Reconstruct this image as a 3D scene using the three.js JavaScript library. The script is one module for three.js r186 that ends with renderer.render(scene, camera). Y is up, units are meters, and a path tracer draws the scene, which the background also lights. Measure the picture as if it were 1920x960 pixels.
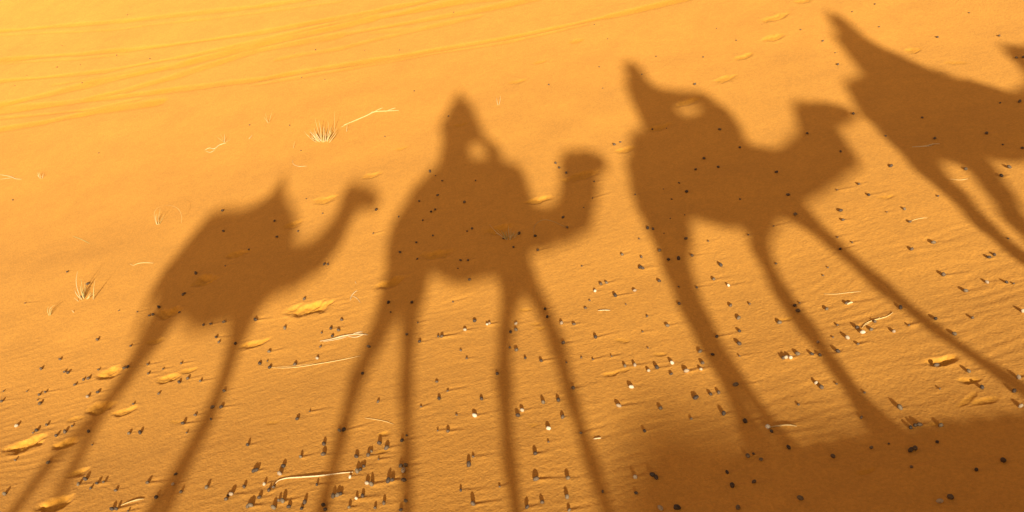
import * as THREE from 'three';
import { mergeGeometries } from 'three/addons/utils/BufferGeometryUtils.js';

// ---------------------------------------------------------------- camera, sun, sky, exposure
const W = 1920, H = 960, FPX = 1600, EYE = 2.77, PITCH = THREE.MathUtils.degToRad(25);
const scene = new THREE.Scene();
const camera = new THREE.PerspectiveCamera(2 * Math.atan(H / 2 / FPX) * 180 / Math.PI, W / H, 0.05, 3000);
camera.position.set(0, EYE, 0);
camera.rotation.set(-PITCH, 0, 0);
const SUNRAY = new THREE.Vector3(-0.04922, -0.26267, -0.96363).normalize();   // the way the light travels, 15 degrees down
const sun = new THREE.DirectionalLight(new THREE.Color().setRGB(1.0, 0.9, 0.74), 4.2);
sun.position.copy(SUNRAY).multiplyScalar(-60); sun.target.position.set(0, 0, -8);
sun.position.add(sun.target.position);
sun.castShadow = true; sun.shadow.mapSize.set(4096, 4096); sun.shadow.radius = 2.1;
Object.assign(sun.shadow.camera, { left: -22, right: 22, top: 22, bottom: -22, near: 1, far: 160 });
scene.add(sun, sun.target);
{ // dusty late-afternoon sky: warm haze low down, a broad glow round the sun, paler blue overhead
  const w = 256, h = 128, d = new Float32Array(w * h * 4), dir = new THREE.Vector3();
  for (let j = 0; j < h; j++) for (let i = 0; i < w; i++) {
    const el = ((j + 0.5) / h - 0.5) * Math.PI, az = ((i + 0.5) / w) * 2 * Math.PI - Math.PI;
    dir.set(Math.cos(el) * Math.cos(az), Math.sin(el), Math.cos(el) * Math.sin(az));
    const lo = Math.exp(-Math.max(0, el) / 0.24), c = -dir.dot(SUNRAY);
    const g = 0.2 * Math.exp((c - 1) * 6) + 0.16 * Math.exp((c - 1) * 1.6), a = 2.9 * Math.exp((c - 1) * 24);   // haze, and the bright aureole dust puts round a low sun
    const k = (j * w + i) * 4;
    d[k] = 0.63 * lo + 0.085 + g * (0.55 + 0.75 * lo) + a;
    d[k + 1] = 0.355 * lo + 0.057 + g * (0.40 + 0.52 * lo) + a * 0.74;
    d[k + 2] = 0.185 * lo + 0.05 + g * (0.27 + 0.28 * lo) + a * 0.44;
    d[k + 3] = 1;
  }
  const tex = new THREE.DataTexture(d, w, h, THREE.RGBAFormat, THREE.FloatType);
  tex.mapping = THREE.EquirectangularReflectionMapping; tex.magFilter = THREE.LinearFilter; tex.needsUpdate = true;
  scene.background = tex; scene.environment = tex;
  scene.backgroundIntensity = 1; scene.environmentIntensity = 1;
}
const renderer = new THREE.WebGLRenderer({ antialias: true });
renderer.toneMapping = THREE.LinearToneMapping;
renderer.toneMappingExposure = 2.26;
renderer.shadowMap.enabled = true;

// ---------------------------------------------------------------- helpers
let seed = 20177;
const rnd = () => { seed = (seed + 0x6D2B79F5) | 0; let t = Math.imul(seed ^ (seed >>> 15), 1 | seed); t = (t + Math.imul(t ^ (t >>> 7), 61 | t)) ^ t; return ((t ^ (t >>> 14)) >>> 0) / 4294967296; };
const rr = (a, b) => a + (b - a) * rnd();
const clamp = (x, a, b) => Math.min(b, Math.max(a, x));
const ss = (a, b, x) => { const t = clamp((x - a) / (b - a), 0, 1); return t * t * (3 - 2 * t); };
const hash2 = (i, j) => { let h = Math.imul(i, 374761393) + Math.imul(j, 668265263) | 0; h = Math.imul(h ^ (h >>> 13), 1274126177); return ((h ^ (h >>> 16)) >>> 0) / 4294967296; };
function noise(x, y) {                                            // value noise, -1..1
  const i = Math.floor(x), j = Math.floor(y), fx = x - i, fy = y - j;
  const u = fx * fx * fx * (fx * (fx * 6 - 15) + 10), v = fy * fy * fy * (fy * (fy * 6 - 15) + 10);
  const a = hash2(i, j), b = hash2(i + 1, j), c = hash2(i, j + 1), d = hash2(i + 1, j + 1);
  return 2 * (a + (b - a) * u + (c - a) * v + (a - b - c + d) * u * v) - 1;
}
const used = {};
function named(n) { const k = used[n] = (used[n] ?? -1) + 1; return k ? n + '_' + String(k).padStart(3, '0') : n; }
function tag(o, label, category, group, kind) {
  o.userData.label = label; o.userData.category = category;
  if (group) o.userData.group = group; if (kind) o.userData.kind = kind;
  return o;
}
function thing(name, label, category, group) { const g = new THREE.Group(); g.name = named(name); scene.add(g); return tag(g, label, category, group); }
function mesh(name, geo, mat, parent) {
  const m = new THREE.Mesh(geo, mat); m.name = parent ? name : named(name); m.castShadow = m.receiveShadow = true;
  (parent ?? scene).add(m); return m;
}
const lin = (r, g, b) => new THREE.Color().setRGB(r, g, b);
const std = (c, roughness = 0.9, extra = {}) => new THREE.MeshStandardMaterial({ color: c, roughness, metalness: 0, ...extra });

// ---------------------------------------------------------------- shape of the land
const PSI = THREE.MathUtils.degToRad(24.7), TE = Math.tan(THREE.MathUtils.degToRad(4.4));
const DIRV = new THREE.Vector3(Math.cos(PSI), 0, -Math.sin(PSI));   // the way the caravan walks
const SIDE = new THREE.Vector3(Math.sin(PSI), 0, Math.cos(PSI));    // square to it, towards the sun
function slopeFace(x, z) {                                          // the dune face across the hollow
  const r = -z, q = clamp(r, 1.2, 22);
  let h = -1.87 + 0.01 * (q - 8) * (q - 8) + 0.136 * q;
  if (r > 22) { const e = r - 22; h += 0.416 * (e > 18 ? 9 : e - e * e / 36); }
  if (r < 1.2) h += 0.06 * (r - 1.2);
  const f = clamp(7.2 - r - 0.15 * x, 0, 5); h += 0.021 * f * f; const up = clamp(r - 10, 0, 12); h += 0.004 * up * up;      // the face flattens towards the foot of the ridge
  const ax = Math.abs(x), xs = ax < 13 ? x : Math.sign(x) * (13 + 8 * (1 - Math.exp(-(ax - 13) / 8)));
  return h + 0.228 * xs;
}
function ridge(u, w) {                                              // the crest the camels walk on
  const uc = clamp(u, -40, 40);
  let h = TE * uc - 0.14 + 0.24 * ss(1.0, 1.7, u);
  if (w < -0.32) h -= 0.65 * (-w - 0.32);
  else if (w > 0.6) h -= 0.07 * (Math.min(w, 80) - 0.6);
  const q = w - 9;                                        // unseen dune added sunward of the path, crest stepped to cast the corner shade
  if (q > -7 && q < 20 && u > -20 && u < 14) {
    const v = u + 1.4, step = ss(-1.02, -0.88, v), top = TE * (u + 3.6) + 2.75 - 0.36 * (1 - step) + 0.05 * step + 0.10 * (1 - ss(-0.7, 1.2, v)) - 0.05 * ss(0, 2.5, v) + 0.06 * noise(v * 1.7, 3.3) + 0.04 * noise(v * 5, w * 2);
    const drop = q < 0 ? 0.58 * (Math.hypot(q, 0.15) - 0.15) : 0.2 * q, m = ss(-20, -12, u) * (1 - ss(10, 14, u));
    h += Math.max(0, top - drop - h) * m;
  }
  return h;
}
function land(x, z) {
  const a = slopeFace(x, z), u = x * DIRV.x + z * DIRV.z, w = x * SIDE.x + z * SIDE.z;
  if (w < -7) return a;
  const b = ridge(u, w), k = 0.2, e = clamp(0.5 + 0.5 * (b - a) / k, 0, 1);
  return a + (b - a) * e + k * e * (1 - e);
}
const ray = new THREE.Vector3();
function at(px, py) {                                               // where a point measured in the photograph lies on the sand
  const dx = (px - W / 2) / FPX, dy = -(py - H / 2) / FPX, c = Math.cos(PITCH), s = Math.sin(PITCH);
  ray.set(dx, dy * c - s, -dy * s - c).normalize();
  let lo = 1, hi = 60;
  for (let t = 3; t < 60; t += 0.25) if (EYE + ray.y * t < land(ray.x * t, ray.z * t)) { hi = t; lo = t - 0.25; break; }
  for (let i = 0; i < 30; i++) { const m = (lo + hi) / 2; if (EYE + ray.y * m < land(ray.x * m, ray.z * m)) hi = m; else lo = m; }
  return new THREE.Vector3(ray.x * lo, EYE + ray.y * lo, ray.z * lo);
}

// ---------------------------------------------------------------- what was measured: pellets, footprints, tracks
// pellets: corner of the patch of the photograph they were measured in, then x, y on it at three times its size;
// grey ones are sunbleached, crumbs are the smallest bits
const PATCH = [
  [0, 640, [230,153,363,172,382,177,735,30,555,163,700,152,720,152,470,217,498,212,255,285,220,300,8,335,225,350,185,512,205,500,315,530,365,508,405,475,550,290,835,185,918,160,1020,130,832,135,1008,235,1057,215,1128,230,1232,12,1325,22,497,505,725,515,787,512,1030,468,1098,418,1195,375,1187,443,1245,377,1262,285,270,680,1395,598,480,775,510,825,440,805,545,800,583,793,830,800,25,858,880,885,990,755,1020,860,1165,838,1430,745,1375,830,1275,903,1412,935,630,943,655,945,1395,940],
    [337,100,422,247,92,475,262,470,493,313,893,297,750,355,650,838,975,815,1283,880,1303,875], [150,277,18,275,210,328,517,577,85,668,1050,517,720,955]],
  [480, 640, [22,133,65,118,75,70,78,157,363,38,220,140,635,40,600,192,920,12,1152,58,1017,238,1030,335,1357,195,1427,40,687,352,233,450,1268,335,1080,520,470,512,495,512,383,590,380,650,253,665,155,715,695,585,735,612,848,540,822,572,565,660,632,655,650,630,5,740,75,850,100,830,570,745,588,735,607,715,815,715,843,710,745,800,768,795,832,795,650,820,343,820,20,890,130,905,152,912,185,940,275,915,435,885,460,880,478,870,600,880,720,920,842,905,1152,845,1197,705,1220,925,525,945,380,930,390,955,670,945,100,945,258,950,815,955],
    [345,105,1230,430,135,760,48,815,530,775,830,740,625,812,565,895], [1185,105,1078,292,303,407,928,380,1128,425,1022,515,1222,660,1370,825,690,675]],
  [960, 640, [25,58,75,105,163,122,288,18,635,147,815,153,895,185,1072,125,1058,58,1128,75,1278,15,835,380,1008,435,1033,320,1117,300,1162,290,1257,250,1190,412,1310,455,343,280,175,358,260,345,33,430,285,440,387,522,745,508,130,645,135,785,315,775,790,755,810,765,510,843,310,877,698,850,85,940,170,910,322,950,930,935,922,938,1325,650,1400,668,1210,738,1238,810,1360,793,1270,937],
    [690,142,768,170,900,125,980,172,1062,160,670,268,600,375,57,400,205,503,692,765,835,937,1437,490], [305,128,390,98,455,110,560,92,765,38,1280,85,205,575,1358,637]],
  [1440, 640, [505,22,390,65,85,100,165,75,245,78,290,85,945,142,1125,178,1200,270,1380,293,300,262,740,375,18,513,115,600,365,647,580,603,800,490,825,478,850,475,970,478,950,572,800,622,825,612,805,713,1170,730,1320,678,1025,877,180,887],
    [280,10,100,98,125,100,1405,218,268,238,170,360,1418,375,965,900], [385,240,543,287,965,272,525,427,678,580]],
  [0, 320, [380,580,495,645,1252,232,1258,350,1400,450,1103,587,1030,705,1040,695,840,822,862,818,1010,797,895,775,1145,872,1187,868,1260,857,1437,852,1217,945,548,955,455,720], [70,160], [1268,543,670,793,773,800,143,753]],
  [480, 320, [105,292,237,348,118,380,677,233,405,537,385,535,803,265,918,178,1022,145,1047,62,1172,183,985,237,1008,225,938,285,1187,342,1215,328,995,372,902,413,810,470,907,505,1150,505,1192,503,1200,610,745,748,877,745,273,735,163,897,370,922,422,900,465,908,482,850,430,940,1025,940,1045,942,848,928,1230,845,1432,908,978,12,3,852,1395,380],
    [1300,865,1313,862,1175,900], [375,245,283,163,660,362,1135,548,1108,733,757,800,910,857,1235,60,1010,33]],
  [960, 320, [305,12,462,60,940,65,982,115,1283,157,287,260,310,318,130,367,40,353,145,447,8,428,763,322,793,327,978,378,830,445,880,497,937,488,1013,473,620,470,722,540,735,545,500,637,532,630,580,705,828,620,1040,652,1135,607,1175,525,940,752,1230,755,1275,825,1280,900,1337,745,760,822,875,873,185,780,198,825,348,870,22,895,470,945,1152,930],
    [728,480,467,677,690,675,413,775,1218,642,278,865,22,860], [898,155,693,133,852,100,453,152,403,203,855,348,715,380,393,535,437,730,937,650,1330,355,1105,390,972,245,890,265,640,752,735,907]],
  [1440, 320, [47,10,112,135,153,247,45,518,150,757,168,790,65,852,565,145,407,233,420,287,765,228,795,300,405,447,805,457,928,420,1240,497,1272,480,985,595,1110,683,1340,635,1380,640,440,748,330,780,390,870,500,890,600,855,580,900,940,845,743,780,1147,838,1045,930,1310,37],
    [510,82,1230,633,445,948,530,918,705,912,1430,802], [178,742,388,112,955,152,667,243,390,380,472,410,337,547,790,878,1350,385,32,308,310,590,365,940]],
  [0, 0, [322,383,152,430,85,487,462,468,657,315,843,333,1405,712], [], [453,370,350,260,718,88,555,858]],
  [480, 0, [335,287,612,292,217,303,1112,72,258,440,890,518,1082,655,725,768], [253,850], [388,455,190,713,807,285]],
  [960, 0, [463,143,490,383,207,480,510,503,730,425,1150,167,1260,235,1027,485,575,817,610,800,245,918,265,943,1168,728,1282,825,790,722,1080,888,1160,937,1033,950], [1075,328], [538,222,810,320,870,720]],
  [1440, 0, [600,30,625,155,1132,70,953,212,307,235,393,365,480,637,1415,573,1397,327,1437,323,662,763,220,750,408,855,868,660,1227,757,938,780,1430,833,690,940,1355,945,1110,955], [183,172,1300,203], [472,72,1320,815,378,298,1305,580]],
];
const PELLETS = [];
for (const [ox, oy, dark, grey, crumbs] of PATCH) [dark, grey, crumbs].forEach((l, kind) => {
  for (let i = 0; i < l.length; i += 2) { const px = ox + l[i] / 3, py = oy + l[i + 1] / 3; PELLETS.push({ px, py, kind, p: at(px, py) }); }
});
// footprints: x, y, length, width (as seen), lean
const PRINTS = [[580,582,92,26,-10,1],[610,376,46,17,-8,.7],[697,330,36,14,-10,.6],[548,424,36,16,-12,.8],[446,478,46,16,-12,.8],[385,528,46,22,-8,.9],[315,588,48,22,-6,.9],[290,641,36,12,-8,.6],[475,647,62,15,-14,.9],
  [205,700,52,22,-10,.9],[318,710,52,16,-14,.9],[352,696,40,10,-12,.7],[232,772,56,13,-14,.8],[188,766,52,26,-8,.8],[48,834,88,22,-20,1],[120,832,48,22,-10,1],[147,885,40,17,-8,.8],[102,945,72,30,-14,1],[138,785,36,10,-8,.5],
  [820,478,68,17,-14,.8],[730,533,66,20,-16,1],[935,430,60,18,-12,.7],[1008,376,54,13,-12,.9],[1090,330,72,20,-14,.9],[1290,193,54,13,-16,.9],[1236,238,48,16,-16,.8],[1172,281,40,13,-12,.8],[862,235,26,9,-6,.5],
  [1360,150,48,14,-14,.8],[1394,108,40,13,-18,.8],[1450,72,42,13,-12,.8],[1453,36,58,15,-14,.8],[1505,5,36,11,-10,.7],[1712,95,34,13,-10,.7],[1790,118,44,9,4,.5],[1080,78,28,8,-6,.5],[970,153,34,9,-8,.5],[1012,117,26,7,-6,.5],
  [752,278,26,8,-6,.5],[1765,679,62,22,-8,1],[1816,714,42,15,-4,1],[1168,638,30,8,6,.8],[1146,702,36,10,-14,.8],[1238,664,26,7,0,.7],[720,816,26,10,-6,.6],[716,849,26,9,-4,.6],[1170,696,24,8,-14,.6],[1000,800,20,8,0,.3],[1470,597,34,6,-4,.5],
  [1005,606,26,6,-2,.5],[1012,615,24,7,0,.5],[985,580,26,6,0,.4],[1755,796,34,10,-4,.6],[1620,884,40,14,-10,.5],[1660,371,40,7,-4,.5],[1840,755,60,14,-8,.6],[1810,752,50,8,-38,.5],[330,790,26,6,0,.3],[505,680,20,6,0,.3],[512,795,26,7,-4,.4]]
  .map(([x, y, l, w, a, d]) => {
    const c = at(x, y), ra = a * Math.PI / 180;
    const e = at(x + Math.cos(ra) * l / 2, y + Math.sin(ra) * l / 2), f = at(x + Math.sin(ra) * w / 2, y - Math.cos(ra) * w / 2);
    const ax = e.x - c.x, az = e.z - c.z, L = Math.hypot(ax, az), ux = ax / L, uz = az / L;
    let Wd = Math.abs((f.x - c.x) * -uz + (f.z - c.z) * ux); Wd = clamp(Wd * 0.85, 0.026, 0.11);
    return { x: c.x, z: c.z, ux, uz, L: clamp(L, 0.04, 0.3), Wd, d: d * clamp(Wd * 0.36, 0.007, 0.038) * (c.z < -9 ? 0.6 : 1), s: rnd() * 100 };
  });
// old tracks across the far slope: polylines, width and strength
const TRACKS = [[[-80,64,0,58,240,39,480,12,600,-6], 9, .8],[[-80,66,0,66,200,58,480,24,640,2], 5, .4],[[-80,120,0,113,240,95,480,62,720,18,840,-6], 9, .9],[[-60,128,0,120,150,112,240,102], 5, .4],[[-60,160,0,154,200,134,330,108,480,78,640,40,800,2], 8, .8],[[-80,212,0,198,160,160,330,122,480,85,700,36,860,4,940,-8], 15, 1],
  [[0,205,140,190,240,168,330,142,480,96,640,66,820,34,960,6,1010,-4], 12, .8],[[-80,222,0,212,130,192,280,174,480,150,720,112,960,68,1140,32,1290,-2], 9, .9],[[-80,252,0,243,90,228,200,204,300,192], 13, .9],[[-60,235,0,222,160,206,260,186], 6, .6],[[480,160,640,134,800,104,960,76,1100,46], 5, .5],[[520,112,640,92,760,62,900,30], 7, .6],[[100,160,240,136,330,118], 6, .4],[[700,62,800,54,880,34], 6, .4]]
  .map(([l, w, k]) => { const pts = []; for (let i = 0; i < l.length; i += 2) pts.push(at(l[i], l[i + 1])); return { pts, w: w * 0.0066, k }; });

// buckets so that each grain of the mesh looks only at what is near it
const CELL = 0.5, grid = new Map();
function put(o, x, z, reach, list) { for (let i = Math.floor((x - reach) / CELL); i <= Math.floor((x + reach) / CELL); i++) for (let j = Math.floor((z - reach) / CELL); j <= Math.floor((z + reach) / CELL); j++) { const k = i * 4096 + j; let b = grid.get(k); if (!b) grid.set(k, b = { prints: [], pellets: [] }); b[list].push(o); } }
for (const f of PRINTS) put(f, f.x, f.z, f.L * 1.9, 'prints');
for (const p of PELLETS) { p.tail = rr(0.1, 0.3); p.th = rr(-0.001, 0.006) * (p.p.z > -9 ? 1 : 0.45); p.ta = rr(-0.12, 0.2); put(p, p.p.x + 0.1, p.p.z, 0.26, 'pellets'); }
function tracksAt(x, z) {
  let best = 0;
  if (z > -9.5) return 0;
  for (const t of TRACKS) for (let i = 0; i + 1 < t.pts.length; i++) {
    const a = t.pts[i], b = t.pts[i + 1], dx = b.x - a.x, dz = b.z - a.z;
    const s = clamp(((x - a.x) * dx + (z - a.z) * dz) / (dx * dx + dz * dz), 0, 1), d = Math.hypot(x - a.x - s * dx, z - a.z - s * dz);
    const ww = t.w * (1.2 + 0.6 * noise(x * 0.9 + i, z * 0.9));
    if (d < ww * 1.6) best = Math.max(best, t.k * (1 - ss(ww * 0.5, ww * 1.3, d)));
  }
  return best;
}
const out = { y: 0, dig: 0, track: 0, rough: 0 };
function sand(x, z, near) {                                         // height with all its small relief, and what disturbed the surface
  let y = land(x, z); out.dig = 0; out.track = 0;
  if (!near) { out.y = y; return out; }
  y += 0.018 * noise(x * 0.55 + 7, z * 0.55) + 0.008 * noise(x * 1.7, z * 1.7 + 4);
  const fore = ss(-12, -5, z), patch = clamp(0.4 + 0.9 * noise(x * 0.62 + 3.1, z * 0.5 - 8), 0, 1);
  const zz = z + 0.16 * x, warp = noise(x * 1.3, z * 2.2) * 0.1 + noise(x * 3.7 + 9, z * 5) * 0.045;
  const ph = (zz + warp) * 2 * Math.PI / 0.115;
  y += fore * (0.0016 * patch * Math.sin(ph) * (0.5 + 0.5 * noise(x * 2.3, z * 3.1)) + 0.0015 * patch * noise(x * 2.2 + 50, (zz + warp * 0.6) * 13) + 0.0006 * noise(x * 5 + 30, (zz + warp * 0.5) * 26) + 0.0003 * noise(x * 7.3, z * 10));
  y += (0.0002 + 0.0002 * fore) * noise(x * 21, z * 24) + (0.0003 + 0.0003 * fore) * noise(x * 44 + 5, z * 47);
  const b = grid.get(Math.floor(x / CELL) * 4096 + Math.floor(z / CELL));
  if (b) {
    for (const f of b.prints) {
      const dx = x - f.x, dz = z - f.z; let a = (dx * f.ux + dz * f.uz) / f.L, c = (-dx * f.uz + dz * f.ux) / f.Wd;
      if (Math.abs(a) > 1.9 || Math.abs(c) > 2.4) continue;
      a += 0.16 * noise(dx * 16 + f.s, dz * 16) + 0.08 * noise(dx * 37, dz * 37 + f.s); c += 0.3 * noise(dx * 13, dz * 13 + f.s) + 0.16 * noise(dx * 34 + f.s, dz * 34) + 0.22 * a * a;
      const q = Math.sqrt(a * a + c * c), dig = 1 - ss(0.45, 1.1, q);
      y -= f.d * dig * (0.85 + 0.25 * a + 0.22 * noise(dx * 25, dz * 25 + f.s) + 0.12 * noise(dx * 55, dz * 55));
      const rim = Math.exp(-(((q - 1.22) / 0.22) ** 2)); y += f.d * 0.12 * rim * (0.6 + 0.4 * noise(a * 2 + f.s, c * 2));
      out.dig = Math.max(out.dig, 1 - ss(0.55, 1.2, q + 0.2 * noise(dx * 40, dz * 40)));
    }
    for (const p of b.pellets) {
      const dx = x - p.p.x, dz = z - p.p.z, ln = dx + p.ta * dz, ac = dz - p.ta * dx - 0.0;
      if (ln > -0.03 && ln < p.tail && Math.abs(ac) < 0.06) { const t = ln / p.tail; y += p.th * (1 - t) * ss(-0.03, 0.03, ln) * (Math.exp(-((ac / (0.013 + 0.02 * t)) ** 2)) - 0.6 * Math.exp(-(((ac + 0.035) / 0.018) ** 2))); }
    }
  }
  const t = tracksAt(x, z); out.track = t; y -= 0.009 * t;
  out.y = y; return out;
}

// ---------------------------------------------------------------- ground: one sheet, fine where it is seen from near
{
  const zs = [], sv = [];
  for (let z = -22.5; z < -3.2; z += 0.0094 + 0.0012 * Math.max(0, -z - 4)) zs.push(z);
  for (let z = -3.2; z < 9; z += 0.07) zs.push(z);
  for (let z = 9, d = 0.1; z < 400; z += d, d *= 1.12) zs.push(z);
  for (let z = -22.5 - 0.05, d = 0.06; z > -400; z -= d, d *= 1.12) zs.unshift(z);
  const NS = 700; for (let i = 0; i <= NS; i++) sv.push(-1 + 2 * i / NS);
  for (let s = 1.004, d = 0.005; s < 90; s += d, d *= 1.13) { sv.push(s); sv.unshift(-s); }
  const nx = sv.length, nz = zs.length, pos = new Float32Array(nx * nz * 3), col = new Float32Array(nx * nz * 3), uv = new Float32Array(nx * nz * 2), idx = new Uint32Array((nx - 1) * (nz - 1) * 6);
  let k = 0;
  for (let j = 0; j < nz; j++) {
    const z = zs[j], r = clamp(-z, 3.2, 22.5), half = 0.605 * (r * 0.906 + 2.6) * 0.95 + 0.28, mid = -0.02 * r;
    for (let i = 0; i < nx; i++, k++) {
      const x = mid + half * sv[i], near = Math.abs(sv[i]) < 1.3 && z < -2.9 && z > -26, o = sand(x, z, near);
      pos[3 * k] = x; pos[3 * k + 1] = o.y; pos[3 * k + 2] = z; uv[2 * k] = x; uv[2 * k + 1] = -z;
      const blot = near ? 1 + 0.035 * noise(x * 0.9, z * 1.3) + 0.03 * noise(x * 4.1, z * 5.3) : 1;
      const d = clamp(o.dig * 0.62 + o.track * 0.95 * (0.75 + 0.25 * noise(x * 3, z * 6)), 0, 1);     // stirred sand is a yellower orange than the dusty crust
      col[3 * k] = 0.61 * blot * (1 - 0.04 * o.dig); col[3 * k + 1] = 0.288 * blot * (1 - 0.06 * o.dig); col[3 * k + 2] = 0.038 * blot * (1 - 0.65 * d);
    }
  }
  k = 0;
  for (let j = 0; j < nz - 1; j++) for (let i = 0; i < nx - 1; i++) { const a = j * nx + i, b = a + 1, c = a + nx, e = c + 1; idx[k++] = a; idx[k++] = c; idx[k++] = b; idx[k++] = b; idx[k++] = c; idx[k++] = e; }
  const g = new THREE.BufferGeometry();
  g.setAttribute('position', new THREE.BufferAttribute(pos, 3)); g.setAttribute('color', new THREE.BufferAttribute(col, 3)); g.setAttribute('uv', new THREE.BufferAttribute(uv, 2));
  g.setIndex(new THREE.BufferAttribute(idx, 1)); g.computeVertexNormals();
  const N = 1024, map = new Uint8Array(N * N * 4), bmp = new Uint8Array(N * N * 4);
  const wrapNoise = (x, y, f) => { const p = N / f, gx = x / f, gy = y / f, i = Math.floor(gx), j = Math.floor(gy), fx = gx - i, fy = gy - j, u = fx * fx * (3 - 2 * fx), v = fy * fy * (3 - 2 * fy), h = (a, b) => hash2(((a % p) + p) % p + 131 * f, ((b % p) + p) % p); const a = h(i, j), b = h(i + 1, j), c = h(i, j + 1), d = h(i + 1, j + 1); return 2 * (a + (b - a) * u + (c - a) * v + (a - b - c + d) * u * v) - 1; };
  for (let y = 0; y < N; y++) for (let x = 0; x < N; x++) {
    const q = (y * N + x) * 4, w = hash2(x + 5000, y) - 0.5, n2 = wrapNoise(x, y, 4), n3 = wrapNoise(x, y, 16);
    const v = 0.86 + 0.16 * w + 0.07 * n2 + 0.03 * n3, hue = hash2(x, y + 9000) - 0.5;
    const s = (c) => 255 * Math.pow(clamp(c, 0, 1), 1 / 2.2);
    map[q] = s(v); map[q + 1] = s(v * (1 + 0.08 * hue)); map[q + 2] = s(v * (1 + 0.25 * hue)); map[q + 3] = 255;
    const hgt = 0.5 + 0.26 * wrapNoise(x, y, 2) + 0.3 * n2 + 0.16 * wrapNoise(x, y, 8) + 0.05 * n3;
    bmp[q] = bmp[q + 1] = bmp[q + 2] = 255 * clamp(hgt, 0, 1); bmp[q + 3] = 255;
  }
  const tex = (d, srgb) => { const t = new THREE.DataTexture(d, N, N, THREE.RGBAFormat); t.wrapS = t.wrapT = THREE.RepeatWrapping; t.magFilter = THREE.LinearFilter; t.minFilter = THREE.LinearMipmapLinearFilter; t.generateMipmaps = true; if (srgb) t.colorSpace = THREE.SRGBColorSpace; t.repeat.set(1 / 3.7, 1 / 3.7); t.needsUpdate = true; return t; };
  const m = new THREE.MeshStandardMaterial({ vertexColors: true, map: tex(map, true), bumpMap: tex(bmp), bumpScale: 0.0021, roughness: 1, metalness: 0 });
  const o = mesh('sand_ground', g, m); o.userData.kind = 'structure'; o.userData.label = 'orange desert sand with footprints, ripples and faint tracks'; o.userData.category = 'sand';
}

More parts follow.
